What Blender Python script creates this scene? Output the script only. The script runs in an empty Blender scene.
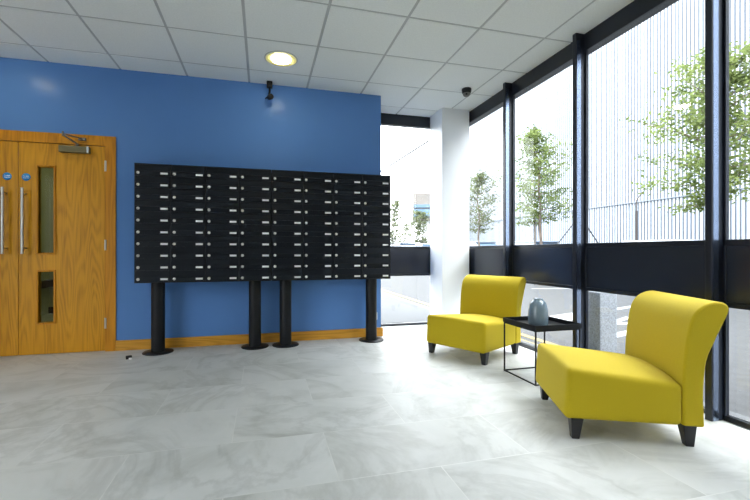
import bpy, bmesh, math, random
from mathutils import Vector, Matrix
R = math.radians
scn = bpy.context.scene
COL = scn.collection
random.seed(7)

# ------------------------------------------------------------------ helpers
class MB:
    """collects geometry, then links it as one mesh object"""
    def __init__(s):
        s.v = []; s.f = []; s.m = []; s.s = []
    def add(s, verts, faces, mi=0, smooth=False):
        o = len(s.v)
        s.v += [tuple(p) for p in verts]
        for f in faces:
            s.f.append([i + o for i in f]); s.m.append(mi); s.s.append(smooth)
    def box(s, x0, x1, y0, y1, z0, z1, mi=0):
        v = [(x0,y0,z0),(x1,y0,z0),(x1,y1,z0),(x0,y1,z0),(x0,y0,z1),(x1,y0,z1),(x1,y1,z1),(x0,y1,z1)]
        f = [(0,3,2,1),(4,5,6,7),(0,1,5,4),(1,2,6,5),(2,3,7,6),(3,0,4,7)]
        s.add(v, f, mi)
    def frustum(s, c0, h0, c1, h1, mi=0):
        """box from a square at c0 (half sizes h0) to one at c1"""
        v = []
        for c, h in ((c0,h0),(c1,h1)):
            for sx, sy in ((-1,-1),(1,-1),(1,1),(-1,1)):
                v.append((c[0]+sx*h[0], c[1]+sy*h[1], c[2]))
        f = [(0,3,2,1),(4,5,6,7),(0,1,5,4),(1,2,6,5),(2,3,7,6),(3,0,4,7)]
        s.add(v, f, mi)
    def tube(s, pts, rad, n=12, mi=0, caps=True):
        pts = [Vector(p) for p in pts]
        if not hasattr(rad, '__len__'): rad = [rad]*len(pts)
        rings = []; up = None
        for i, p in enumerate(pts):
            t = (pts[min(i+1,len(pts)-1)] - pts[max(i-1,0)]).normalized()
            if up is None:
                a = Vector((0,0,1)) if abs(t.z) < .9 else Vector((1,0,0))
                up = t.cross(a).normalized()
            else:
                up = (up - t*up.dot(t)).normalized()
            b = t.cross(up)
            rings.append([p + (up*math.cos(2*math.pi*k/n) + b*math.sin(2*math.pi*k/n))*rad[i] for k in range(n)])
        v = [q for r in rings for q in r]
        f = []
        for i in range(len(rings)-1):
            for k in range(n):
                f.append((i*n+k, i*n+(k+1)%n, (i+1)*n+(k+1)%n, (i+1)*n+k))
        s.add(v, f, mi, True)
        if caps:
            s.add(rings[0], [tuple(range(n))[::-1]], mi); s.add(rings[-1], [tuple(range(n))], mi)
    def lathe(s, prof, n=40, c=(0,0,0), mi=0, axis='z'):
        v = []; f = []
        for r, z in prof:
            for k in range(n):
                a = 2*math.pi*k/n
                p = (r*math.cos(a), r*math.sin(a), z)
                if axis == 'y': p = (p[0], z, p[1])
                v.append((p[0]+c[0], p[1]+c[1], p[2]+c[2]))
        for i in range(len(prof)-1):
            for k in range(n):
                q = (i*n+k, i*n+(k+1)%n, (i+1)*n+(k+1)%n, (i+1)*n+k)
                f.append(q if axis == 'z' else q[::-1])
        s.add(v, f, mi, True)
    def roundbox(s, x0, x1, y0, y1, z0, z1, r, n=10, mi=0, warp=None):
        lo = Vector((x0,y0,z0)); hi = Vector((x1,y1,z1))
        def coords(a, b):
            e = [a + r*(1-math.cos(math.pi/2*t/4)) for t in range(5)]
            mid = [a+r + (b-a-2*r)*k/n for k in range(1, n)]
            return e + mid + [a+b-q for q in e[::-1]]
        cs = [coords(lo[i], hi[i]) for i in range(3)]
        idx = {}; V = []; F = []
        def vert(p):
            k = tuple(round(q, 5) for q in p)
            if k not in idx:
                idx[k] = len(V)
                P = Vector(p); inn = Vector([min(max(P[i], lo[i]+r), hi[i]-r) for i in range(3)])
                d = P - inn
                if d.length > 1e-9: P = inn + d.normalized()*r
                if warp: P = warp(P)
                V.append(P)
            return idx[k]
        for ax in range(3):
            a, b = (ax+1)%3, (ax+2)%3
            for side in (0, 1):
                for i in range(len(cs[a])-1):
                    for j in range(len(cs[b])-1):
                        q = []
                        for di, dj in ((0,0),(1,0),(1,1),(0,1)):
                            p = [0,0,0]; p[ax] = (lo if side == 0 else hi)[ax]
                            p[a] = cs[a][i+di]; p[b] = cs[b][j+dj]
                            q.append(vert(p))
                        F.append(tuple(q) if side else tuple(q[::-1]))
        s.add(V, F, mi, True)
    def prism(s, prof, y0, y1, mi=0, smooth=False):
        """profile of (x, z) pushed along y"""
        n = len(prof)
        v = [(x, y0, z) for x, z in prof] + [(x, y1, z) for x, z in prof]
        s.add(v, [tuple(range(n)), tuple(range(2*n-1, n-1, -1))], mi)
        s.add(v, [(i, i+n, (i+1)%n+n, (i+1)%n) for i in range(n)], mi, smooth)
    def build(s, name, mats, parent=None, bevel=0, seg=2, ang=35, xf=None):
        me = bpy.data.meshes.new(name)
        me.from_pydata([tuple(xf @ Vector(p)) for p in s.v] if xf else s.v, [], s.f)
        if not isinstance(mats, (list, tuple)): mats = [mats]
        for m in mats: me.materials.append(m)
        me.polygons.foreach_set('material_index', s.m)
        me.polygons.foreach_set('use_smooth', s.s)
        bm = bmesh.new(); bm.from_mesh(me)
        if bevel: bmesh.ops.remove_doubles(bm, verts=bm.verts, dist=1e-5)
        bmesh.ops.recalc_face_normals(bm, faces=bm.faces)
        bm.to_mesh(me); bm.free(); me.update()
        o = bpy.data.objects.new(name, me); COL.objects.link(o)
        if parent: o.parent = parent
        if bevel:
            b = o.modifiers.new('bevel', 'BEVEL'); b.width = bevel; b.segments = seg
            b.limit_method = 'ANGLE'; b.angle_limit = R(ang); b.harden_normals = False
            for p in me.polygons: p.use_smooth = True
            w = o.modifiers.new('wn', 'WEIGHTED_NORMAL'); w.keep_sharp = False; w.weight = 80
        return o

def tag(o, label=None, cat=None, group=None, kind=None):
    if label: o['label'] = label
    if cat: o['category'] = cat
    if group: o['group'] = group
    if kind: o['kind'] = kind
    return o
def struct(o): o['kind'] = 'structure'; return o
def thing(name, label, cat, loc=(0,0,0), rz=0, group=None):
    o = bpy.data.objects.new(name, None); COL.objects.link(o)
    o.empty_display_size = .1; o.location = loc; o.rotation_euler = (0, 0, rz)
    return tag(o, label, cat, group)
def copy_tree(o, parent=None):
    c = o.copy(); COL.objects.link(c)
    if parent: c.parent = parent
    for ch in list(o.children): copy_tree(ch, c)
    return c

# ------------------------------------------------------------------ materials
def srgb(r, g, b):
    f = lambda c: (c/255/12.92 if c/255 <= .04045 else ((c/255+.055)/1.055)**2.4)
    return (f(r), f(g), f(b), 1)
def mat(name, col, rough=.5, metal=0, ior=1.5, coat=0):
    m = bpy.data.materials.new(name); m.use_nodes = True
    b = m.node_tree.nodes['Principled BSDF']
    b.inputs['Base Color'].default_value = col
    b.inputs['Roughness'].default_value = rough
    b.inputs['Metallic'].default_value = metal
    b.inputs['IOR'].default_value = ior
    b.inputs['Coat Weight'].default_value = coat
    return m
def nodes(m): return m.node_tree.nodes, m.node_tree.links, m.node_tree.nodes['Principled BSDF']
def noise_tint(m, scale, amt, detail=4, coord='Object', mapscale=(1,1,1), bump=0, bscale=None, dist=.01):
    """break up base colour with soft noise, optional fine bump"""
    n, l, b = nodes(m)
    tc = n.new('ShaderNodeTexCoord'); mp = n.new('ShaderNodeMapping')
    mp.inputs['Scale'].default_value = mapscale
    l.new(tc.outputs[coord], mp.inputs['Vector'])
    nz = n.new('ShaderNodeTexNoise'); nz.inputs['Scale'].default_value = scale; nz.inputs['Detail'].default_value = detail
    l.new(mp.outputs[0], nz.inputs['Vector'])
    base = tuple(b.inputs['Base Color'].default_value)
    rp = n.new('ShaderNodeValToRGB')
    rp.color_ramp.elements[0].position = .3; rp.color_ramp.elements[1].position = .7
    rp.color_ramp.elements[0].color = tuple(c*(1-amt) for c in base[:3]) + (1,)
    rp.color_ramp.elements[1].color = tuple(min(1, c*(1+amt)) for c in base[:3]) + (1,)
    l.new(nz.outputs['Fac'], rp.inputs[0]); l.new(rp.outputs[0], b.inputs['Base Color'])
    if bump:
        n2 = n.new('ShaderNodeTexNoise'); n2.inputs['Scale'].default_value = bscale or scale*10; n2.inputs['Detail'].default_value = 3
        l.new(mp.outputs[0], n2.inputs['Vector'])
        bp = n.new('ShaderNodeBump'); bp.inputs['Strength'].default_value = bump; bp.inputs['Distance'].default_value = dist
        l.new(n2.outputs['Fac'], bp.inputs['Height']); l.new(bp.outputs[0], b.inputs['Normal'])
    return m

M = {}
M['blue'] = noise_tint(mat('blue_paint', srgb(93, 135, 196), .24, ior=1.2), 1.5, .03, bump=.04, bscale=220, dist=.002)
M['white_wall'] = noise_tint(mat('white_paint', srgb(226, 228, 230), .55), 2, .02)
M['column'] = noise_tint(mat('column_paint', srgb(242, 244, 247), .35), 2, .015)
M['tile'] = noise_tint(mat('ceiling_tile', srgb(240, 244, 243), .85), 90, .035, detail=3, bump=.1, bscale=160, dist=.002)
M['tbar'] = mat('ceiling_bar', srgb(188, 192, 193), .5)
M['black'] = noise_tint(mat('black_powder_coat', srgb(18, 20, 24), .4, ior=1.35), 3, .06, bump=.05, bscale=700, dist=.0005)
M['black_door'] = noise_tint(mat('mailbox_black', srgb(22, 27, 34), .36, ior=1.28), 3, .05, bump=.05, bscale=700, dist=.0005)
M['frame'] = noise_tint(mat('dark_frame_paint', srgb(26, 31, 42), .3), 4, .05)
M['spandrel'] = noise_tint(mat('dark_spandrel', srgb(37, 42, 54), .22), 2, .05)
M['frame_glint'] = mat('frame_sky_glint', srgb(150, 164, 188), .25, 1)  # bluish metal standing in for sky reflected in the uprights' sides
M['steel'] = mat('brushed_steel', srgb(205, 200, 190), .3, 1)
M['closer'] = mat('closer_cover', srgb(112, 104, 76), .32, .7)
M['lock'] = mat('lock_face', srgb(222, 220, 216), .35, .3)
M['chrome'] = mat('bright_steel', srgb(225, 225, 225), .15, 1)
M['card'] = mat('white_card', srgb(240, 240, 240), .4)
M['sign_blue'] = mat('sign_blue', srgb(20, 140, 214), .35)
M['sign_white'] = mat('sign_white', srgb(240, 244, 248), .4)
M['yellow'] = noise_tint(mat('yellow_wool', srgb(186, 163, 0), .85), 260, .07, detail=3, bump=.18, bscale=900, dist=.001)
nodes(M['yellow'])[2].inputs['Sheen Weight'].default_value = .1
nodes(M['yellow'])[2].inputs['Sheen Tint'].default_value = srgb(250, 240, 150)
M['leg'] = noise_tint(mat('black_stained_wood', srgb(24, 24, 28), .4), 8, .15, mapscale=(1,1,.15))
M['ceramic'] = noise_tint(mat('blue_grey_glaze', srgb(108, 126, 138), .22, coat=.4), 22, .12, detail=6)
M['clay'] = mat('vase_inside', srgb(60, 70, 78), .6)
M['plastic_white'] = mat('white_plastic', srgb(240, 240, 240), .35)
M['rubber'] = mat('black_rubber', srgb(16, 16, 16), .6)
M['dark_glass'] = mat('lens_glass', srgb(10, 10, 12), .3)
M['grey_plastic'] = mat('grey_plastic', srgb(112, 110, 106), .4)

def oak(name, base, axis):
    m = mat(name, (0,0,0,1), .42, ior=1.35)
    n, l, b = nodes(m)
    tc = n.new('ShaderNodeTexCoord')
    def mp(k):
        p = n.new('ShaderNodeMapping'); p.inputs['Scale'].default_value = (1, 1, k) if axis == 'z' else (k, 1, 1)
        l.new(tc.outputs['Object'], p.inputs['Vector']); return p
    n0 = n.new('ShaderNodeTexNoise'); n0.inputs['Scale'].default_value = 4.2; n0.inputs['Detail'].default_value = 2
    l.new(mp(.11).outputs[0], n0.inputs['Vector'])
    mul = n.new('ShaderNodeMath'); mul.operation = 'MULTIPLY'; mul.inputs[1].default_value = 120
    l.new(n0.outputs['Fac'], mul.inputs[0])
    sn = n.new('ShaderNodeMath'); sn.operation = 'SINE'; l.new(mul.outputs[0], sn.inputs[0])
    n1 = n.new('ShaderNodeTexNoise'); n1.inputs['Scale'].default_value = 150; n1.inputs['Detail'].default_value = 4
    l.new(mp(.03).outputs[0], n1.inputs['Vector'])
    n3 = n.new('ShaderNodeTexNoise'); n3.inputs['Scale'].default_value = 9; n3.inputs['Detail'].default_value = 3
    l.new(mp(.08).outputs[0], n3.inputs['Vector'])
    a1 = n.new('ShaderNodeMath'); a1.operation = 'MULTIPLY_ADD'; a1.inputs[1].default_value = .10
    l.new(sn.outputs[0], a1.inputs[0]); 
    a2 = n.new('ShaderNodeMath'); a2.operation = 'MULTIPLY_ADD'; a2.inputs[1].default_value = .55
    l.new(n1.outputs['Fac'], a2.inputs[0])
    a3 = n.new('ShaderNodeMath'); a3.operation = 'MULTIPLY'; a3.inputs[1].default_value = .45
    l.new(n3.outputs['Fac'], a3.inputs[0]); l.new(a3.outputs[0], a2.inputs[2]); l.new(a2.outputs[0], a1.inputs[2])
    rp = n.new('ShaderNodeValToRGB'); e = rp.color_ramp.elements
    r, g, bb, _ = base
    e[0].position = .25; e[0].color = (r*1.12, g*1.16, bb*1.5, 1)
    e[1].position = .78; e[1].color = (r*.62, g*.54, bb*.35, 1)
    k = e.new(.5); k.color = (r, g, bb, 1)
    l.new(a1.outputs[0], rp.inputs[0]); l.new(rp.outputs[0], b.inputs['Base Color'])
    bp = n.new('ShaderNodeBump'); bp.inputs['Strength'].default_value = .1; bp.inputs['Distance'].default_value = .0006
    l.new(n1.outputs['Fac'], bp.inputs['Height']); l.new(bp.outputs[0], b.inputs['Normal'])
    return m
M['oak'] = oak('oak_veneer', srgb(206, 144, 22), 'z')
M['oak_frame'] = oak('oak_frame', srgb(202, 134, 18), 'z')
M['oak_rail'] = oak('oak_rail', srgb(206, 148, 50), 'x')

def glass(name, tint=(.97,.985,.98,1), f0=.03, f1=.5):
    m = bpy.data.materials.new(name); m.use_nodes = True
    n = m.node_tree.nodes; l = m.node_tree.links; n.clear()
    out = n.new('ShaderNodeOutputMaterial'); mix = n.new('ShaderNodeMixShader')
    tr = n.new('ShaderNodeBsdfTransparent'); tr.inputs[0].default_value = tint
    gl = n.new('ShaderNodeBsdfGlossy'); gl.inputs['Roughness'].default_value = .01
    lw = n.new('ShaderNodeLayerWeight'); lw.inputs['Blend'].default_value = .5
    pw = n.new('ShaderNodeMath'); pw.operation = 'POWER'; pw.inputs[1].default_value = 5
    ma = n.new('ShaderNodeMath'); ma.operation = 'MULTIPLY_ADD'; ma.inputs[1].default_value = f1; ma.inputs[2].default_value = f0
    l.new(lw.outputs['Facing'], pw.inputs[0]); l.new(pw.outputs[0], ma.inputs[0]); l.new(ma.outputs[0], mix.inputs[0])
    l.new(tr.outputs[0], mix.inputs[1]); l.new(gl.outputs[0], mix.inputs[2])
    l.new(mix.outputs[0], out.inputs[0]); return m
M['glass'] = glass('window_glass', (.985,.993,.993,1), .02, .35)
M['door_glass'] = glass('door_glass', (.72,.76,.62,1), .005, .1)

def emit(name, col, st):
    m = bpy.data.materials.new(name); m.use_nodes = True
    n = m.node_tree.nodes; n.clear(); l = m.node_tree.links
    out = n.new('ShaderNodeOutputMaterial'); e = n.new('ShaderNodeEmission')
    e.inputs[0].default_value = col; e.inputs[1].default_value = st
    l.new(e.outputs[0], out.inputs[0]); return m
LAMP = 24
M['lamp'] = emit('lamp_diffuser', (1, .93, .74, 1), LAMP)
M['lamp_ring'] = mat('lamp_reflector', srgb(245, 236, 150), .35, 0)
M['lamp_trim'] = mat('lamp_trim', srgb(205, 205, 195), .35)

# floor: large pale stone-look vinyl tiles in half bond
def floor_mat():
    m = mat('stone_vinyl', (0,0,0,1), .34, ior=1.38)
    n, l, b = nodes(m)
    tc = n.new('ShaderNodeTexCoord')
    def mapped(off, sc=(1,1,1)):
        p = n.new('ShaderNodeMapping'); p.inputs['Location'].default_value = off; p.inputs['Scale'].default_value = sc
        l.new(tc.outputs['Object'], p.inputs['Vector']); return p
    mp = mapped((.15, .2, 0))
    br = n.new('ShaderNodeTexBrick'); l.new(mp.outputs[0], br.inputs['Vector'])
    br.offset = .5; br.inputs['Scale'].default_value = 1
    br.inputs['Brick Width'].default_value = .92; br.inputs['Row Height'].default_value = .46
    br.inputs['Mortar Size'].default_value = .0025; br.inputs['Mortar Smooth'].default_value = .2
    br.inputs['Color1'].default_value = (0,0,0,1); br.inputs['Color2'].default_value = (1,1,1,1)
    br.inputs['Mortar'].default_value = (.5,.5,.5,1)
    # per-tile offset of the vein pattern
    sc = n.new('ShaderNodeVectorMath'); sc.operation = 'SCALE'; sc.inputs[3].default_value = 7.3
    l.new(br.outputs['Color'], sc.inputs[0])
    ad = n.new('ShaderNodeVectorMath'); ad.operation = 'ADD'
    l.new(tc.outputs['Object'], ad.inputs[0]); l.new(sc.outputs[0], ad.inputs[1])
    n1 = n.new('ShaderNodeTexNoise'); n1.inputs['Scale'].default_value = 2.2; n1.inputs['Detail'].default_value = 7
    n1.inputs['Roughness'].default_value = .62; n1.inputs['Distortion'].default_value = .9
    l.new(ad.outputs[0], n1.inputs['Vector'])
    r1 = n.new('ShaderNodeValToRGB'); e = r1.color_ramp.elements
    e[0].position = .28; e[0].color = srgb(184, 186, 183); e[1].position = .72; e[1].color = srgb(214, 215, 214)
    k = e.new(.45); k.color = srgb(202, 204, 202)
    l.new(n1.outputs['Fac'], r1.inputs[0])
    # thin dark veins
    n2 = n.new('ShaderNodeTexNoise'); n2.inputs['Scale'].default_value = 1.1; n2.inputs['Detail'].default_value = 6
    n2.inputs['Distortion'].default_value = 1.6; n2.inputs['Roughness'].default_value = .6
    l.new(ad.outputs[0], n2.inputs['Vector'])
    r2 = n.new('ShaderNodeValToRGB'); e = r2.color_ramp.elements
    e[0].position = .43; e[0].color = (1,1,1,1); e[1].position = .54; e[1].color = (1,1,1,1)
    k = e.new(.48); k.color = (.8,.8,.79,1)
    l.new(n2.outputs['Fac'], r2.inputs[0])
    mm = n.new('ShaderNodeMix'); mm.data_type = 'RGBA'; mm.blend_type = 'MULTIPLY'; mm.inputs[0].default_value = .7
    l.new(r1.outputs[0], mm.inputs[6]); l.new(r2.outputs[0], mm.inputs[7])
    # per-tile lightness
    r3 = n.new('ShaderNodeValToRGB'); e = r3.color_ramp.elements
    e[0].color = (.92,.92,.91,1); e[1].color = (1,1,1,1)
    l.new(br.outputs['Color'], r3.inputs[0])
    m2 = n.new('ShaderNodeMix'); m2.data_type = 'RGBA'; m2.blend_type = 'MULTIPLY'; m2.inputs[0].default_value = 1
    l.new(mm.outputs[2], m2.inputs[6]); l.new(r3.outputs[0], m2.inputs[7])
    # joints
    m3 = n.new('ShaderNodeMix'); m3.data_type = 'RGBA'; m3.blend_type = 'MIX'
    fm = n.new('ShaderNodeMath'); fm.operation = 'MULTIPLY'; fm.inputs[1].default_value = .4
    l.new(br.outputs['Fac'], fm.inputs[0]); l.new(fm.outputs[0], m3.inputs[0])
    l.new(m2.outputs[2], m3.inputs[6]); m3.inputs[7].default_value = srgb(226, 226, 222)
    l.new(m3.outputs[2], b.inputs['Base Color'])
    rr = n.new('ShaderNodeMapRange'); rr.inputs['To Min'].default_value = .38; rr.inputs['To Max'].default_value = .5
    l.new(n1.outputs['Fac'], rr.inputs[0]); l.new(rr.outputs[0], b.inputs['Roughness'])
    bp = n.new('ShaderNodeBump'); bp.inputs['Strength'].default_value = .25; bp.inputs['Distance'].default_value = .002
    n4 = n.new('ShaderNodeTexNoise'); n4.inputs['Scale'].default_value = 35; l.new(tc.outputs['Object'], n4.inputs['Vector'])
    l.new(n4.outputs['Fac'], bp.inputs['Height']); l.new(bp.outputs[0], b.inputs['Normal'])
    return m
M['floor'] = floor_mat()
# outside
M['asphalt'] = noise_tint(mat('asphalt', srgb(43, 44, 46), .8), 9, .3, detail=8, mapscale=(1, 1, 1), bump=.4, bscale=160, dist=.004)
M['paving'] = noise_tint(mat('pale_paving', srgb(56, 58, 61), .8), 6, .06, detail=6)
M['kerb'] = noise_tint(mat('kerb_stone', srgb(70, 72, 74), .8), 8, .1)
M['line_white'] = noise_tint(mat('white_road_paint', srgb(124, 125, 126), .7), 30, .08)
M['line_yellow'] = noise_tint(mat('yellow_road_paint', srgb(122, 106, 56), .7), 30, .1)
M['clad'] = noise_tint(mat('white_cladding', srgb(165, 170, 178), .5), .4, .02)
M['clad_groove_shade'] = mat('cladding_groove_shade', srgb(70, 78, 89), .5)  # shadow lines between the ribs, painted dark because the grooves are shallow
M['flashing'] = mat('flashing', srgb(108, 116, 126), .5)
M['clad_low_shaded'] = noise_tint(mat('lower_cladding', srgb(158, 165, 174), .5), .4, .03)  # bluish darkening stands in for fence shadows on the lower wall
M['render_grey'] = noise_tint(mat('grey_render', srgb(118, 113, 108), .8), 1.2, .1)
M['ext_white'] = mat('white_render', srgb(225, 226, 228), .7)
M['ext_glass'] = mat('blue_glazing', srgb(84, 112, 134), .1)
M['bark'] = noise_tint(mat('bark', srgb(104, 92, 80), .9), 12, .25, mapscale=(1,1,.3))
M['stake'] = mat('stake_wood', srgb(96, 92, 88), .8)
M['galv'] = noise_tint(mat('galvanised_steel', srgb(60, 63, 68), .5, .3), 6, .1)
M['rust'] = mat('brown_steel', srgb(52, 44, 40), .6)
M['concrete'] = noise_tint(mat('speckled_concrete', srgb(128, 132, 137), .85), 70, .3, detail=5, bump=.3, bscale=120, dist=.004)
M['car_white'] = mat('car_white', srgb(165, 172, 182), .2, coat=1)
M['car_silver'] = mat('car_silver', srgb(120, 130, 144), .25, .4, coat=1)
M['car_glass'] = mat('car_glass', srgb(70, 90, 110), .05, coat=1)
M['tyre'] = mat('tyre_rubber', srgb(22, 22, 24), .8)
M['cable'] = mat('cable_black', srgb(36, 37, 40), .6)
M['corridor'] = noise_tint(mat('corridor_paint', srgb(176, 176, 150), .7), 2, .03)
M['corridor_dark'] = mat('corridor_dark', srgb(60, 40, 34), .6)

def leaf_mat(name, c1, c2):
    m = bpy.data.materials.new(name); m.use_nodes = True
    n = m.node_tree.nodes; l = m.node_tree.links; n.clear()
    out = n.new('ShaderNodeOutputMaterial'); mix = n.new('ShaderNodeMixShader'); mix.inputs[0].default_value = .45
    d = n.new('ShaderNodeBsdfDiffuse'); t = n.new('ShaderNodeBsdfTranslucent')
    tc = n.new('ShaderNodeTexCoord'); nz = n.new('ShaderNodeTexNoise'); nz.inputs['Scale'].default_value = 2.6; nz.inputs['Detail'].default_value = 6
    l.new(tc.outputs['Object'], nz.inputs['Vector'])
    rp = n.new('ShaderNodeValToRGB'); rp.color_ramp.elements[0].color = c1; rp.color_ramp.elements[1].color = c2
    rp.color_ramp.elements[0].position = .35; rp.color_ramp.elements[1].position = .65
    l.new(nz.outputs['Fac'], rp.inputs[0])
    l.new(rp.outputs[0], d.inputs[0]); l.new(rp.outputs[0], t.inputs[0])
    l.new(d.outputs[0], mix.inputs[1]); l.new(t.outputs[0], mix.inputs[2]); l.new(mix.outputs[0], out.inputs[0])
    return m
M['leaf'] = leaf_mat('street_tree_leaf', srgb(76, 90, 50), srgb(124, 136, 84))
M['leaf_far'] = leaf_mat('far_tree_leaf', srgb(80, 90, 66), srgb(116, 122, 88))

# ------------------------------------------------------------------ dimensions (metres)
YW = 4.334            # blue wall face
H = 2.724             # ceiling
XG = 2.53             # inner face of the glazed wall
YG = 4.87             # inner face of the end window
XL, YB = -3.7, -2.9   # left and rear limits of the room
XE = 1.297            # free end of the blue wall
GZ = -.10             # road level
DX0, DX1, DZ = -2.875, -1.462, 1.968   # double door opening
DM = -2.169

# ------------------------------------------------------------------ room shell
b = MB(); b.box(XL-.1, XG+.05, YB-.1, YG+.08, -.12, 0); b.box(-3.3, -.9, YG+.08, 7.2, -.12, 0)
struct(b.build('floor', M['floor']))

def ceiling():
    b = MB()
    b.box(XL-.1, XG+.12, YB-.1, YG+.1, H+.004, H+.2, 1)     # bars seen between the tiles
    x0, y0 = -1.9368, 4.0309
    xs = [x0 + .6*i for i in range(-4, 9)]; ys = [y0 + .6*i for i in range(-13, 3)]
    g = .011
    for i in range(len(xs)-1):
        for j in range(len(ys)-1):
            ax, bx = max(xs[i], XL), min(xs[i+1], XG+.1); ay, by = max(ys[j], YB), min(ys[j+1], YG+.08)
            if bx-ax < .03 or by-ay < .03: continue
            if ay > YW and bx < XE: continue
            b.box(ax+g, bx-g, ay+g, by-g, H, H+.03, 0)
    return struct(b.build('ceiling', [M['tile'], M['tbar']]))
ceiling()

b = MB()
F0, F1 = DX0, DX1
b.box(XL, F0-.0, YW, YW+.14, 0, H+.01); b.box(F0, F1, YW, YW+.14, DZ, H+.01); b.box(F1, XE, YW, YW+.14, 0, H+.01)
b.box(XE-.25, XE, YW+.14, YG+.1, 0, H+.01)
struct(b.build('wall_back', M['blue']))
b = MB(); b.box(XL, XG+.05, YB-.1, YB, 0, H+.01); struct(b.build('wall_front', M['white_wall']))
EY0, EY1, EZ = -.9, 1.9, 2.4     # unseen glazed entrance added in the left wall to light the room
b = MB(); b.box(XL-.1, XL, YB-.1, EY0, 0, H+.01); b.box(XL-.1, XL, EY1, YW+.14, 0, H+.01); b.box(XL-.1, XL, EY0, EY1, EZ, H+.01)
struct(b.build('wall_left', M['white_wall']))
b = MB()
for y in (EY0, (EY0+EY1)/2-.03, EY1-.06): b.box(XL-.08, XL-.02, y, y+.06, 0, EZ)
b.box(XL-.08, XL-.02, EY0, EY1, EZ-.06, EZ); b.box(XL-.08, XL-.02, EY0, EY1, 0, .06)
f = struct(b.build('added_entrance', M['frame']))
b = MB(); b.box(XL-.052, XL-.046, EY0+.06, EY1-.06, .06, EZ-.06); b.build('door_glass', M['glass'], f)
b = MB(); b.box(2.13, 2.50, 4.50, 4.868, 0, H); struct(b.build('column', M['column'], bevel=.004))

# skirting board along the blue wall, returned round its end
b = MB(); b.box(-1.374, XE+.02, YW-.02, YW, 0, .098); b.box(XE, XE+.02, YW, YG, 0, .098)
struct(b.build('baseboard_back', M['oak_rail'], bevel=.004))

# corridor beyond the doors
b = MB()
b.box(-3.3, -3.2, YW+.14, 7.2, 0, 2.6); b.box(-1.0, -.9, YW+.14, 7.2, 0, 2.6)
b.box(-3.3, -.9, 7.2, 7.3, 0, 2.6); b.box(-3.3, -.9, YW+.14, 7.3, 2.6, 2.7)
struct(b.build('wall_corridor', M['corridor']))
b = MB(); b.box(-3.2, -1.0, 7.17, 7.2, 0, .1); b.box(-3.2, -1.0, 7.12, 7.2, .42, .52); b.box(-3.2, -3.12, YW+.2, 7.12, .42, .52)
struct(b.build('trim_corridor', M['corridor_dark']))

# door frame
b = MB()
fw = .095
b.prism([(F0-fw+.006, 0), (F0-fw+.006, DZ+fw), (F1+fw-.006, DZ+fw), (F1+fw-.006, 0), (F1, 0), (F1, DZ), (F0, DZ), (F0, 0)], YW-.014, YW+.14)
struct(b.build('trim_1', M['oak_frame']))

# ------------------------------------------------------------------ doors
def text_mesh(name, body, size, m, parent, loc, rot):
    cu = bpy.data.curves.new(name, 'FONT'); cu.body = body; cu.size = size
    cu.align_x = 'CENTER'; cu.align_y = 'CENTER'; cu.extrude = .0004; cu.space_line = 1.25; cu.offset = .0003
    t = bpy.data.objects.new(name+'_curve', cu); COL.objects.link(t)
    dg = bpy.context.evaluated_depsgraph_get()
    me = bpy.data.meshes.new_from_object(t.evaluated_get(dg)); me.name = name
    bpy.data.objects.remove(t); me.materials.clear(); me.materials.append(m)
    o = bpy.data.objects.new(name, me); COL.objects.link(o); o.parent = parent
    o.location = loc; o.rotation_euler = rot
    return o

def door_leaf(name, x0, x1, mirror, oakm):
    """leaf face at YW-.0; door hinged on its outer side"""
    yf, yb = YW-.004, YW+.04
    z0, z1 = .006, DZ-.004
    mx = lambda x: (x if not mirror else (x0+x1-x))
    gx = sorted((mx(x0 + .160), mx(x0 + .280)))
    panes = [(.298, .770), (.944, 1.742)]
    b = MB()
    zs = [z0, panes[0][0], panes[0][1], panes[1][0], panes[1][1], z1]
    e0, e1 = (.003, .005) if not mirror else (.005, .003)
    b.box(x0+e0, gx[0], yf, yb, z0, z1); b.box(gx[1], x1-e1, yf, yb, z0, z1)
    for i in (0, 2, 4): b.box(gx[0], gx[1], yf, yb, zs[i], zs[i+1])
    d = struct(b.build(name, oakm))
    for (a, c) in panes:
        b = MB(); w = .016; t = .012
        for (p, q, r, s_) in ((gx[0]-w, gx[1]+w, c, c+w), (gx[0]-w, gx[1]+w, a-w, a), (gx[0]-w, gx[0], a, c), (gx[1], gx[1]+w, a, c)):
            b.box(p, q, yf-t, yf+.02, r, s_)
        v = b.build('vision_panel_bead', M['oak_frame'], d, bevel=.005)
        b = MB(); b.box(gx[0], gx[1], yf+.014, yf+.02, a, c); b.build('vision_panel_glass', M['door_glass'], v)
    # pull handle
    hx = x0 + .060 if not mirror else x1 - .090; b = MB(); b.tube([(hx, yf-.062, .936), (hx, yf-.062, 1.536)], .0125, 16)
    h = b.build('pull_handle', M['steel'], d)
    for z in (.986, 1.486):
        b = MB(); b.tube([(hx, yf-.062, z), (hx, yf, z)], .008, 12); b.build('handle_standoff', M['steel'], h)
    # round notice
    sx = x0 + .062 if not mirror else x1 - .085; sz = 1.643; yy = yf-.0015
    b = MB(); b.lathe([(0, 0), (.035, 0), (.035, .0015), (0, .0015)], 40, (sx, yf-.0015, sz), axis='y')
    s = b.build('notice_disc', M['sign_blue'], d)
    text_mesh('notice_lettering', 'Fire door\nkeep shut', .0125, M['sign_white'], s, (sx, yf-.0022, sz), (R(90), 0, 0))
    # hinges on the outer edge
    ox = mx(x1) + (.003 if not mirror else -.003)
    for z in (1.777, 1.02, .272):
        b = MB(); b.tube([(ox, yf-.012, z-.05), (ox, yf-.012, z+.05)], .009, 10); b.box(ox-.011, ox+.011, yf-.006, yf-.001, z-.05, z+.05)
        b.build('hinge', M['steel'], d)
    return d
dr = door_leaf('door_1', DM, DX1, False, M['oak'])
dl = door_leaf('door_2', DX0, DM, True, M['oak'])
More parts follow.
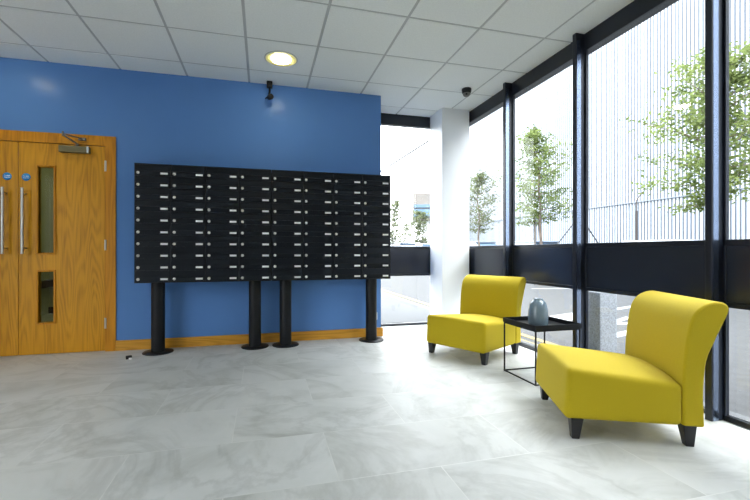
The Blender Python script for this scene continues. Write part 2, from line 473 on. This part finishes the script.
# overhead closer on the leaf next to the mailboxes
b = MB(); b.box(-1.835, -1.585, YW-.05, YW+.006, 1.885, 1.945)
cl = b.build('door_closer', M['closer'], dr, bevel=.005)
b = MB(); b.box(-1.604, -1.588, YW-.052, YW-.046, 1.885, 1.945); b.build('closer_end_cap', M['chrome'], cl)
b = MB()
b.tube([(-1.69, YW-.03, 1.94), (-1.69, YW-.03, 1.972)], .012, 12)
b.tube([(-1.69, YW-.03, 1.968), (-1.735, YW-.20, 2.005)], .008, 8); b.tube([(-1.735, YW-.20, 2.012), (-1.65, YW-.03, 2.02)], .006, 8)
b.tube([(-1.735, YW-.20, 1.995), (-1.735, YW-.20, 2.035)], .008, 8); b.box(-1.68, -1.62, YW-.034, YW-.012, 2.005, 2.03)
b.build('closer_arm', M['grey_plastic'], cl)

# ------------------------------------------------------------------ glazed walls
ZS0, ZS1, ZT = .656, 1.012, 2.606
mull_y = [4.655, 3.683, 2.710, 1.705, .70]
YR = .65              # street glazing stops here; solid wall behind the viewer
edges = [YG] + mull_y
def bay(name, y0, y1):
    """glazed bay between two uprights on the street side"""
    b = MB()
    xa, xb = XG, XG+.026
    st = .014
    b.box(xa, xb, y0, y1, 0, .03); b.box(xa, xb, y0, y1, ZS1-.02, ZS1+.014); b.box(xa, xb, y0, y1, ZS0-.014, ZS0+.014); b.box(xa, xb, y0, y1, ZT-.02, ZT+.01)
    b.box(xa, xb, y0, y0+st, .03, ZT); b.box(xa, xb, y1-st, y1, .03, ZT)
    f = struct(b.build(name, M['frame'], bevel=.003))
    b = MB(); b.box(xa+.006, xb-.004, y0+st, y1-st, ZS0, ZS1); b.build('spandrel_panel', M['spandrel'], f)
    b = MB(); b.box(xa+.010, xa+.016, y0+st, y1-st, ZS1+.014, ZT-.02); b.build('upper_glass', M['glass'], f)
    b = MB(); b.box(xa+.010, xa+.016, y0+st, y1-st, .03, ZS0-.014); b.build('lower_glass', M['glass'], f)
    return f
n = 2
for i in range(len(edges)-1):
    y1 = edges[i] - (.02 if i else 0); y0 = edges[i+1] + .02
    bay('window_%d' % n, y0, y1); n += 1
for k, y in enumerate(mull_y):
    b = MB(); b.box(2.446, XG+.028, y-.019, y+.019, 0, H)
    t = struct(b.build('trim_%d' % (k+2), M['frame'], bevel=.003))
    b = MB(); b.box(2.456, 2.494, y-.0205, y-.0185, 0.002, H-.06); b.build('sky_glint_strip', M['frame_glint'], t)  # added strip that carries the bright sky reflection
b = MB(); b.box(XG, XG+.12, YR, YG+.1, ZT, H+.02); struct(b.build('wall_right_header', M['frame'], bevel=.004))
b = MB(); b.box(XG, XG+.12, YB-.1, YR, 0, H+.01); struct(b.build('wall_right', M['white_wall']))
# end window beside the blue wall
b = MB()
ya, yb2, x0, x1 = YG, YG+.07, XE, XG+.03; st = .024
b.box(x0, x1, ya, yb2, 0, .03); b.box(x0, x1, ya, yb2, ZS1-.02, ZS1+.014); b.box(x0, x1, ya, yb2, ZS0-.014, ZS0+.014); b.box(x0, x1, ya, yb2, ZT-.02, ZT+.01)
b.box(x0, x0+st, ya, yb2, .03, ZT); b.box(x1-st, x1+.05, ya, yb2, .03, ZT)
f = struct(b.build('window_1', M['frame'], bevel=.003))
b = MB(); b.box(x0+st, x1-st, ya+.012, yb2-.012, ZS0, ZS1); b.build('spandrel_panel', M['spandrel'], f)
b = MB(); b.box(x0+st, x1-st, ya+.04, ya+.046, ZS1+.014, ZT-.02); b.build('upper_glass', M['glass'], f)
b = MB(); b.box(x0+st, x1-st, ya+.04, ya+.046, .03, ZS0-.014); b.build('lower_glass', M['glass'], f)
b = MB(); b.box(XE, XG, YG, YG+.1, ZT, H+.02); struct(b.build('wall_back_header', M['frame'], bevel=.004))

# ------------------------------------------------------------------ mailboxes
YF = 4.03
ZB, ZTOP = .669, 1.764
def mailbox_bank(x0, x1, label, posts):
    root = thing('mailbox_bank', label, 'mailboxes', ((x0+x1)/2, 4.16, 0), 0, 'mailbox banks')
    ox, oy = (x0+x1)/2, 4.16
    xf = Matrix.Translation((-ox, -oy, 0))
    cw = (x1-x0)/4; rim = .006; rows = 10; rh = (ZTOP-ZB-2*rim)/rows
    b = MB()
    b.box(x0, x1, YF+.012, YF+.27, ZB, ZTOP)
    b.box(x0, x1, YF, YF+.012, ZTOP-rim, ZTOP); b.box(x0, x1, YF, YF+.012, ZB, ZB+rim)
    for k in range(5):
        c = x0 + cw*k; b.box(max(x0, c-.0035), min(x1, c+.0035), YF-.001, YF+.012, ZB, ZTOP)
    b.build('carcass', M['black'], root, bevel=.0015, xf=xf)
    first = None
    w = cw-.009
    for c in range(4):
        for r in range(rows):
            px = x0 + cw*c + .0045 - ox; pz = ZB + rim + rh*r
            if first is None:
                b = MB()   # lower leaf of the front
                b.prism([(0, .0015), (.012, .0015), (.012, rh*.46), (.004, rh*.46), (0, rh*.44)], 0, w)
                rot = Matrix.Rotation(R(-90), 4, 'Z')
                # profile runs along y before turning: x->depth, y->width
                sw = Matrix(((0,1,0,0),(1,0,0,0),(0,0,1,0),(0,0,0,1)))
                door = b.build('mailbox_door', M['black_door'], root, xf=sw)
                b = MB()
                b.prism([(-.005, rh*.45), (-.0045, rh*.48), (.0035, rh*.985), (.012, rh*.985), (.012, rh*.5), (.002, rh*.45)], 0, w)
                flap = b.build('letter_flap', M['black_door'], door, xf=sw)
                b = MB(); b.lathe([(0, -.008), (.008, -.008), (.0085, -.006), (.0095, -.004), (.0135, -.003), (.0135, 0)][::-1], 20, (.026, 0, rh*.26), axis='y')
                lock = b.build('lock', M['lock'], door)
                b = MB(); b.box(w-.082, w-.020, -.0025, 0, rh*.17, rh*.335)
                card = b.build('name_card', M['card'], door, bevel=.0008)
                first = door
            else:
                door = copy_tree(first, root)
            door.location = (px, YF-oy, pz)
    for px in posts:
        b = MB(); b.tube([(px, 4.16, .0), (px, 4.16, ZB)], .06, 32)
        p = b.build('post', M['black'], root, xf=xf)
        b = MB(); b.lathe([(0, 0), (.133, 0), (.135, .004), (.132, .010), (.06, .0125), (0, .0125)], 48, (px, 4.16, 0))
        b.build('base_plate', M['black'], p, xf=xf)
    return root
mailbox_bank(-1.130, .082, 'black mailbox bank on two posts, the bank nearer the oak doors', (-.963, -.076))
mailbox_bank(.086, 1.312, 'black mailbox bank on two posts, the bank beside the end window', (.226, 1.136))

# ------------------------------------------------------------------ lounge chairs
PROF = [(.639,.10),(.636,.18),(.634,.28),(.647,.427),(.682,.526),(.712,.60),(.735,.655),(.743,.685),(.736,.712),(.706,.726),
        (.662,.720),(.622,.698),(.592,.662),(.573,.61),(.558,.52),(.548,.42),(.543,.30),(.543,.10)]
def smooth_prof(P, k=4):
    out = []
    for i in range(len(P)-1):
        p0 = P[max(i-1,0)]; p1 = P[i]; p2 = P[i+1]; p3 = P[min(i+2,len(P)-1)]
        for j in range(k):
            t = j/k
            out.append(tuple(.5*((2*p1[a]) + (-p0[a]+p2[a])*t + (2*p0[a]-5*p1[a]+4*p2[a]-p3[a])*t*t + (-p0[a]+3*p1[a]-3*p2[a]+p3[a])*t**3) for a in (0,1)))
    out.append(P[-1]); return out
def lounge_chair():
    root = thing('lounge_chair', '', 'armless chair', (0,0,0), 0, 'yellow lounge chairs')
    W = .30; cx = .33
    def warp(p):
        u = (p.x+cx)/.545; v = p.y/W
        top = max(0, (p.z-.12)/.22)
        p.z += top*(-.026*u - .028*u*v*v + .008*(1-v*v)*(1-abs(2*u-1)**3))
        if u < .2: p.x += .014*top*(1-u/.2)
        return p
    b = MB(); b.roundbox(-cx, .5455-cx, -W, W, .10, .364, .028, 14, warp=warp)
    b.build('seat', M['yellow'], root)
    b = MB(); b.prism([(x-cx, z if z < .3 else .3+(z-.3)*.97) for x, z in smooth_prof(PROF)], -W, W)
    b.build('backrest', M['yellow'], root, bevel=.014, seg=4, ang=50)
    for sx, sy in ((-1,-1),(-1,1),(1,-1),(1,1)):
        b = MB(); x0 = -.270 if sx < 0 else .244; y0 = sy*.268
        b.frustum((x0+sx*.005, y0+sy*.003, 0), (.018, .018), (x0, y0, .106), (.03, .03))
        b.build('leg', M['leg'], root, bevel=.003)
    return root
c2 = lounge_chair()
def place_chair(o, A, ang):
    u = Vector((math.cos(ang), math.sin(ang))); w = Vector((-u.y, u.x))
    p = Vector(A) + u*.33 + w*.30
    o.location = (p.x, p.y, 0); o.rotation_euler = (0, 0, ang)
c1 = copy_tree(c2)
place_chair(c2, (1.494, 1.716), R(-23.5))
place_chair(c1, (1.784, 2.972), R(28.3)); c1.scale = (1.03, 1.03, 1.0)
c2['label'] = 'larger-looking yellow upholstered armless chair in front, its seat partly hiding the tray table'
c1['label'] = 'yellow upholstered armless chair further back, beside the white column'

# ------------------------------------------------------------------ tray table and vase
tx0, tx1, ty0, ty1 = 1.880, 2.265, 2.446, 2.834
t = thing('tray_table', 'low square black metal tray table between the two yellow chairs', 'side table', ((tx0+tx1)/2, (ty0+ty1)/2, 0))
xf = Matrix.Translation((-(tx0+tx1)/2, -(ty0+ty1)/2, 0))
b = MB(); b.box(tx0-.004, tx1+.004, ty0-.004, ty1+.004, .392, .396)
for q in ((tx0-.004, tx0, ty0-.004, ty1+.004), (tx1, tx1+.004, ty0-.004, ty1+.004), (tx0, tx1, ty0-.004, ty0), (tx0, tx1, ty1, ty1+.004)):
    b.box(*q, .394, .428)
b.build('tray', M['black'], t, xf=xf)
g = .009
for (x, y) in ((tx0, ty0), (tx1-g, ty0), (tx0, ty1-g), (tx1-g, ty1-g)):
    b = MB(); b.box(x, x+g, y, y+g, 0, .392); b.build('leg', M['black'], t, xf=xf)
for z, nm in ((0, 'floor_rail'), (.383, 'top_rail')):
    b = MB()
    b.box(tx0+g, tx1-g, ty0, ty0+g, z, z+g); b.box(tx0+g, tx1-g, ty1-g, ty1, z, z+g); b.box(tx0, tx0+g, ty0+g, ty1-g, z, z+g); b.box(tx1-g, tx1, ty0+g, ty1-g, z, z+g)
    b.build(nm, M['black'], t, xf=xf)
v = thing('vase', 'small blue-grey glazed ceramic vase on the black tray table', 'vase', (2.04, 2.625, .3965))
b = MB()
b.lathe([(0,0),(.060,0),(.068,.004),(.072,.014),(.0735,.035),(.0725,.07),(.069,.11),(.064,.145),(.057,.168),(.047,.182),(.037,.189),(.0335,.194),(.0335,.201),(.031,.203),(.028,.200),(.028,.185)], 48)
b.build('body', M['ceramic'], v)
b = MB(); b.lathe([(.028,.19),(.05,.17),(.055,.10),(.05,.03),(0,.03)], 32); b.build('hollow', M['clay'], v)

# ------------------------------------------------------------------ small fittings
def downlight(x, y, label):
    d = thing('downlight', label, 'ceiling light', (x, y, H), 0, 'recessed ceiling downlights')
    b = MB(); b.lathe([(.149, 0), (.149, -.004), (.143, -.007), (.136, -.004), (.134, .0)], 48); b.build('trim_ring', M['lamp_trim'], d)
    b = MB(); b.lathe([(.137, -.006), (.118, -.0065), (.098, -.004), (.084, -.001)], 48); b.build('reflector', M['lamp_ring'], d)
    b = MB(); b.lathe([(.088, -.003), (.084, -.012), (.070, -.019), (.04, -.024), (.0005, -.026)], 48); b.build('diffuser', M['lamp'], d)
LX, LY = .163, 3.731
downlight(LX, LY, 'round lit downlight in the ceiling above the mailboxes')
for x, y, s in ((-2.237, 3.731, 'above the oak double doors'), (LX, 1.331, 'added unseen to light the open floor in front of the mailboxes'), (-2.237, 1.331, 'added unseen to light the floor in front of the oak doors'),):  # the two nearer lamps are unseen, added to light the room
    downlight(x, y, 'round lit downlight in the ceiling ' + s)

c = thing('security_camera', 'small black bullet camera hanging from the ceiling above the mailboxes', 'camera', (.068, 4.26, H)); c.scale = (1.2, 1.2, 1.2)
b = MB(); b.roundbox(-.024, .024, -.02, .03, -.052, 0, .006, 3); b.build('mount', M['black'], c)
b = MB(); b.tube([(0, .01, -.05), (0, .012, -.085), (-.004, .005, -.118)], .008, 10); b.build('arm', M['black'], c)
b = MB(); b.tube([(-.004, .012, -.132), (.012, -.045, -.145)], [.021, .023], 16); hb = b.build('housing', M['black'], c)
b = MB(); b.tube([(.0122, -.0452, -.145), (.0128, -.048, -.1456)], .017, 16); b.build('lens', M['dark_glass'], hb)
b = MB(); b.tube([(-.034, .03, -.14), (-.004, .005, -.12), (.02, .0, -.123)], .006, 8); b.build('bracket', M['black'], c)

c = thing('dome_camera', 'small dark dome security camera on the ceiling in front of the white column', 'camera', (2.143, 3.92, H))
b = MB(); b.lathe([(.050, 0), (.052, -.010), (.050, -.03), (.046, -.045), (.034, -.052), (0, -.052)], 32); b.build('housing', M['black'], c)
b = MB(); b.lathe([(.040, -.045), (.039, -.06), (.033, -.074), (.022, -.083), (.0005, -.086)], 32); b.build('eyeball', M['grey_plastic'], c)
dv = Vector((-.45, -.8, -.4)).normalized()
b = MB(); b.tube([Vector((0,0,-.052)) + dv*.024, Vector((0,0,-.052)) + dv*.041], .011, 16); b.build('lens', M['dark_glass'], c)

b = MB(); b.roundbox(1.165, 1.252, YW-.010, YW-.0002, .185, .272, .004, 3)
s = tag(b.build('wall_socket', M['plastic_white']), 'white wall socket low on the blue wall, mostly hidden behind a mailbox post', 'socket')

d = thing('door_stop', 'tiny black and white door stop lying on the floor near the oak door frame', 'door stop', (-1.155, 3.965, 0), R(20))
b = MB(); b.roundbox(-.024, .024, -.015, .018, 0, .030, .006, 3); b.build('rubber_block', M['rubber'], d)
b = MB(); b.roundbox(-.003, .022, -.030, -.016, 0, .014, .003, 3); b.build('white_tip', M['plastic_white'], d)

# ------------------------------------------------------------------ outside
b = MB(); b.box(XG+.06, 2.72, -14, 60, -.3, -.03); b.box(-12, XG+.06, YG+.1, 60, -.3, -.03)
pv = struct(b.build('pavement', M['paving']))
b = MB(); b.box(2.72, 2.82, -14, 60, -.3, -.035); struct(b.build('kerb', M['kerb']))
b = MB(); b.box(2.82, 70, -40, 110, -.3, GZ); rd = struct(b.build('road', M['asphalt']))
b = MB(); b.box(-24, XL-.1, -16, 12, -.3, -.03); struct(b.build('pavement_added_entrance', M['paving']))  # ground outside the added entrance
def strip(p, q, w, m):
    p = Vector(p); q = Vector(q); d = (q-p).normalized(); nn = Vector((-d.y, d.x))*w/2
    b = MB(); z0, z1 = GZ-.002, GZ+.004
    v = [p+nn, q+nn, q-nn, p-nn]
    vv = [(a.x, a.y, z0) for a in v] + [(a.x, a.y, z1) for a in v]
    b.add(vv, [(3,2,1,0),(4,5,6,7),(0,1,5,4),(1,2,6,5),(2,3,7,6),(3,0,4,7)])
    b.build('road_marking', m, rd)
strip((2.98, 3.6), (2.98, 40), .09, M['line_yellow']); strip((3.19, 3.6), (3.19, 40), .09, M['line_yellow'])
strip((4.3, 5.25), (5.4, 5.62), .42, M['line_white']); strip((6.2, 5.9), (7.6, 6.4), .13, M['line_white'])
strip((4.9, 4.75), (6.1, 4.55), .14, M['line_white']); strip((4.9, 4.75), (5.7, 5.15), .1, M['line_white']); strip((7.4, 9.8), (9.6, 9.3), .12, M['line_white'])
strip((3.7, 3.9), (5.2, 4.35), .16, M['line_white'])

# warehouse with vertical ribbed cladding
wh = thing('warehouse', 'tall white warehouse with vertical ribbed cladding across the road', 'building', (20, 15, GZ))
def cladding(y0, y1, z0, z1, x, pitch, gw, gd):
    b = MB(); y = y0
    pts = []
    while y < y1:
        pts += [(x, y), (x, y+pitch-gw), (x+gd, y+pitch-gw*.72), (x+gd, y+pitch-gw*.28)]; y += pitch
    pts.append((x, y))
    v = [(p[0]-20, p[1]-15, z0-GZ) for p in pts] + [(p[0]-20, p[1]-15, z1-GZ) for p in pts]; k = len(pts)
    for i in range(k-1):
        b.add([v[i], v[i+1], v[i+1+k], v[i+k]], [(0,1,2,3)], 0 if i % 4 == 0 else 1)
    return b
cladding(-26, 42, 3.7, 17, 20, .187, .085, .02).build('upper_cladding', [M['clad'], M['clad_groove_shade']], wh)
cladding(-26, 42, GZ, 3.68, 20.03, .187, .085, .02).build('lower_cladding', [M['clad_low_shaded'], M['clad_groove_shade']], wh)
b = MB(); b.box(-.03, .06, -41, 27, 3.66-GZ, 3.71-GZ); b.build('drip_flashing', M['flashing'], wh)
b = MB(); b.box(.12, 18, -41, 27, 0, 17); b.box(-.1, 18, -41, 27, 17, 17.4); b.build('shell', M['clad'], wh)

# far building with a projecting upper storey
ab = thing('annex_building', 'grey building with a projecting glazed upper storey, seen through the end window', 'building', (17.35, 38.58, GZ), R(-21))
b = MB(); b.box(-2.2, 1.5, -2, 2, 4.2, 6.9); b.build('upper_storey', M['render_grey'], ab)
b = MB(); b.box(-1.2, 1.5, -1.4, 2, 0, 4.2); b.build('lower_wall', M['ext_white'], ab)
b = MB(); b.box(-2.1, 1.2, -2.04, -1.99, 4.45, 5.75); w = b.build('window', M['ext_glass'], ab)
b = MB()
for z in (4.42, 5.32): b.box(-2.12, 1.2, -2.07, -2.0, z, z+.13)
for x in (-2.14, -.45): b.box(x, x+.05, -2.07, -2.0, 4.42, 5.8)
b.build('window_frame', M['frame'], w)

def tree(x, y, h, zc, rad, nleaf, label, lsize, m, seed, group):
    rnd = random.Random(seed)
    r = thing('street_tree', label, 'tree', (x, y, GZ), rnd.uniform(0, 6), group)
    tb = MB(); top = h*.93
    tr = [(rnd.uniform(-.03,.03)*k, rnd.uniform(-.03,.03)*k, top*k/8) for k in range(9)]
    tb.tube(tr, [.055*(1-.1*k)*h/4.8 for k in range(9)], 8)
    tips = []
    nb = 30
    for i in range(nb):
        f = i/(nb-1); z = zc + (top-zc)*f*.96
        k = z/top*8; i0 = min(int(k), 7); p = Vector(tr[i0]).lerp(Vector(tr[i0+1]), k-i0)
        prof = (math.sin(math.pi*min(1, (f*.86+.16)))**.75)
        ln = rad*prof*rnd.uniform(.6, 1.15)
        a = i*2.4 + rnd.uniform(-.4, .4)
        d = Vector((math.cos(a), math.sin(a), rnd.uniform(.02, .35) + .35*f))
        pts = [p]; q = p.copy()
        for s_ in range(4):
            q = q + (d + Vector((rnd.uniform(-.25,.25), rnd.uniform(-.25,.25), rnd.uniform(-.12,.12))))*ln/4
            pts.append(q.copy())
        tb.tube(pts, [.017*h/4.8, .013*h/4.8, .010*h/4.8, .007*h/4.8, .003], 5)
        for s_ in (1, 2, 3, 4):
            tips.append((pts[s_], .06 + .14*ln*s_/4))
            e = pts[s_] + Vector((rnd.gauss(0,1), rnd.gauss(0,1), rnd.gauss(0,.6))).normalized()*ln*.33
            tb.tube([pts[s_], e], [.005, .002], 4); tips.append((e, .09 + .04*ln))
    tips.append((Vector(tr[-1]), .14))
    tb.build('trunk', M['bark'], r)
    fb = MB()
    for i in range(nleaf):
        c, sp = tips[rnd.randrange(len(tips))]
        p = c + Vector((rnd.gauss(0, sp), rnd.gauss(0, sp), rnd.gauss(0, sp*.7)))
        if p.z < zc-.1: continue
        u = Vector((rnd.gauss(0,1), rnd.gauss(0,1), rnd.gauss(0,.6))).normalized(); w = u.cross(Vector((rnd.gauss(0,1), rnd.gauss(0,1), rnd.gauss(0,1)))).normalized()
        s = lsize*rnd.uniform(.6, 1.2); nn = u.cross(w)*s*.12
        fb.add([p-u*s, p+w*s*.55+nn, p+u*s, p-w*s*.55+nn], [(0,1,2),(0,2,3)])
    fb.build('foliage', m, r)
    return r
TG = 'street trees across the road'
tree(8.35, 5.62, 5.25, 1.95, 1.12, 9000, 'leafy green street tree behind the upright nearest the front chair', .045, M['leaf'], 3, TG)
t2 = tree(8.45, 10.73, 5.35, 1.95, .98, 7000, 'slim green street tree with a stake, seen whole between two dark uprights', .045, M['leaf'], 12, TG)
b = MB(); b.tube([(.0, 0, 0), (0, 0, 2.1)], .035, 8)
st = b.build('stake', M['stake'], t2); st.location = Matrix.Rotation(-t2.rotation_euler.z, 3, 'Z') @ Vector((-.19, .05, 0))
tree(8.97, 15.24, 4.75, 1.9, .95, 2400, 'pale green street tree just right of the white column', .055, M['leaf_far'], 23, TG)
FG = 'far trees through the end window'
tree(13.2, 32.4, 4.9, 1.8, 1.3, 1500, 'round far tree below the projecting storey', .11, M['leaf_far'], 31, FG)
tree(8.80, 26.4, 5.0, 1.6, .8, 900, 'thin far tree right at the edge of the mailboxes', .10, M['leaf_far'], 35, FG)
tree(13.9, 37.9, 4.2, 1.6, .7, 500, 'smallest far tree between the thin tree and the round tree', .09, M['leaf_far'], 41, FG)

# overhead cable
b = MB()
P0 = Vector((11.68, 38.3, 9.13)); P1 = Vector((12.19, 27.84, 9.35)); dd = P1-P0
b.tube([P0 - dd*2.5, P0, P1, P1 + dd*2.0], .068, 6)
tag(b.build('overhead_cable', M['cable']), 'thin overhead cable crossing the white sky in the end window', 'cable')

# concrete block by the glass
cb = thing('concrete_bollard', 'speckled grey concrete bollard just outside the glass behind the front chair', 'bollard', (3.32, 3.30, GZ))
b = MB(); b.roundbox(-.105, .105, -.075, .075, 0, .655, .010, 4); b.build('block', M['concrete'], cb)

# braced A-frame and fence post across the road
af = thing('a_frame_support', 'thin steel A-frame brace across the road, its apex behind a dark upright', 'brace', (10.3, 11.16, GZ))
ru = Vector((.968, -.249, 0))
for q in (-1.8, 1.5):
    b = MB(); b.tube([tuple(ru*q), (0, 0, 2.26)], .022, 8); b.build('leg', M['galv'], af)
fp = thing('fence_post', 'brown fence post with a thin angled arm in front of the warehouse', 'post', (15.45, 13.6, GZ))
b = MB(); b.tube([(0,0,0), (0,0,2.8)], .04, 8); b.build('post', M['rust'], fp)
b = MB(); b.tube([(0,0,2.78), (0,0,3.25), tuple(ru*.27 + Vector((0,0,3.62)))], .022, 6); b.build('arm', M['rust'], fp)

# parked cars
def car(x, y, rz, paint, label, hs=1.0):
    c = thing('car', label, 'car', (x, y, GZ), rz, 'cars parked in front of the warehouse')
    sec = [(-2.1,.32),(-2.12,.62),(-2.0,.82),(-1.1,.93),(-.45,1.38),(.2,1.47),(1.0,1.42),(1.75,1.05),(2.05,.95),(2.12,.6),(2.08,.32)]
    W = .86
    b = MB()
    low = [p for p in sec if p[1] < 1.0] 
    body = [(-2.1,.28),(-2.13,.6),(-2.0,.82),(-1.05,.94),(1.75,.98),(2.05,.92),(2.13,.6),(2.08,.28)]
    b.prism([(px, pz*hs) for px, pz in body], -W, W); b.build('body', paint, c, bevel=.07, seg=3, ang=25)
    b = MB()
    v = []
    for (px, pz, hw) in ((-1.1,.92,.80),(1.78,.96,.80),(-.42,1.36,.62),(1.15,1.38,.62)): v += [(px, -hw, pz*hs), (px, hw, pz*hs)]
    b.add(v, [(0,1,5,4),(2,6,7,3),(0,4,6,2),(1,3,7,5),(4,5,7,6),(0,2,3,1)]); b.build('windows', M['car_glass'], c, bevel=.03, seg=2)
    b = MB(); b.roundbox(-.52, 1.22, -.64, .64, 1.35*hs, 1.42*hs, .03, 6); b.build('roof', paint, c)
    for wx in (-1.3, 1.3):
        for sy in (-1, 1):
            b = MB(); b.tube([(wx, sy*.66, .31), (wx, sy*.89, .31)], .31, 20); w = b.build('wheel', M['tyre'], c)
            b = MB(); b.tube([(wx, sy*.885, .31), (wx, sy*.9, .31)], .19, 16); b.build('hubcap', M['car_silver'], w)
car(12.6, 9.9, R(90), M['car_white'], 'white car roof showing above the dark band left of the big leafy tree', 1.0)
car(12.7, 16.2, R(90), M['car_silver'], 'silver car roof showing behind the slim staked tree', 1.09)
car(12.7, 21.4, R(90), M['car_silver'], 'silver car roof showing beside the white column', 1.16)
car(10.0, 27.4, R(100), M['car_silver'], 'silver car roof low in the end window below the thin far tree', 1.18)
car(12.6, 29.5, R(96), M['car_white'], 'white car roof low in the end window below the round far tree', 1.18)

# ------------------------------------------------------------------ light
SKY = 10
w = bpy.data.worlds.new('overcast_sky'); scn.world = w; w.use_nodes = True
bg = w.node_tree.nodes['Background']; bg.inputs[0].default_value = (.93, .97, 1, 1)
wn, wl = w.node_tree.nodes, w.node_tree.links
tcw = wn.new('ShaderNodeTexCoord'); sep = wn.new('ShaderNodeSeparateXYZ'); mr = wn.new('ShaderNodeMapRange')
mr.inputs['From Min'].default_value = 0; mr.inputs['From Max'].default_value = 1
mr.inputs['To Min'].default_value = SKY/4.5; mr.inputs['To Max'].default_value = SKY
wl.new(tcw.outputs['Generated'], sep.inputs[0]); wl.new(sep.outputs['Z'], mr.inputs[0]); wl.new(mr.outputs[0], bg.inputs[1])
l = bpy.data.lights.new('corridor_fill_light', 'POINT'); l.energy = 14; l.color = (1, .95, .8); l.shadow_soft_size = .15  # unseen lamp added; the closed corridor is dark without it
o = bpy.data.objects.new('corridor_fill_light', l); COL.objects.link(o); o.location = (-2.1, 5.9, 2.3)

# ------------------------------------------------------------------ camera
cd = bpy.data.cameras.new('camera'); cam = bpy.data.objects.new('camera', cd); COL.objects.link(cam)
cam.location = (0, 0, .958); cam.rotation_euler = (R(90), 0, -.2520)
cd.sensor_fit = 'HORIZONTAL'; cd.sensor_width = 36; cd.lens = 398.74/750*36
cd.shift_x = (375-365.44)/750; cd.shift_y = (251.49-250)/750
cd.clip_start = .05; cd.clip_end = 300
scn.camera = cam
vs = scn.view_settings
scn.display_settings.display_device = 'sRGB'
vs.view_transform = 'Standard'; vs.look = 'None'; vs.exposure = .82; vs.gamma = 1; vs.use_curve_mapping = False
scn.cycles.use_denoising = True
scn.cycles.max_bounces = 10; scn.cycles.diffuse_bounces = 6; scn.cycles.glossy_bounces = 4; scn.cycles.transparent_max_bounces = 16
scn.cycles.caustics_reflective = False; scn.cycles.caustics_refractive = False
scn.cycles.sample_clamp_indirect = 6
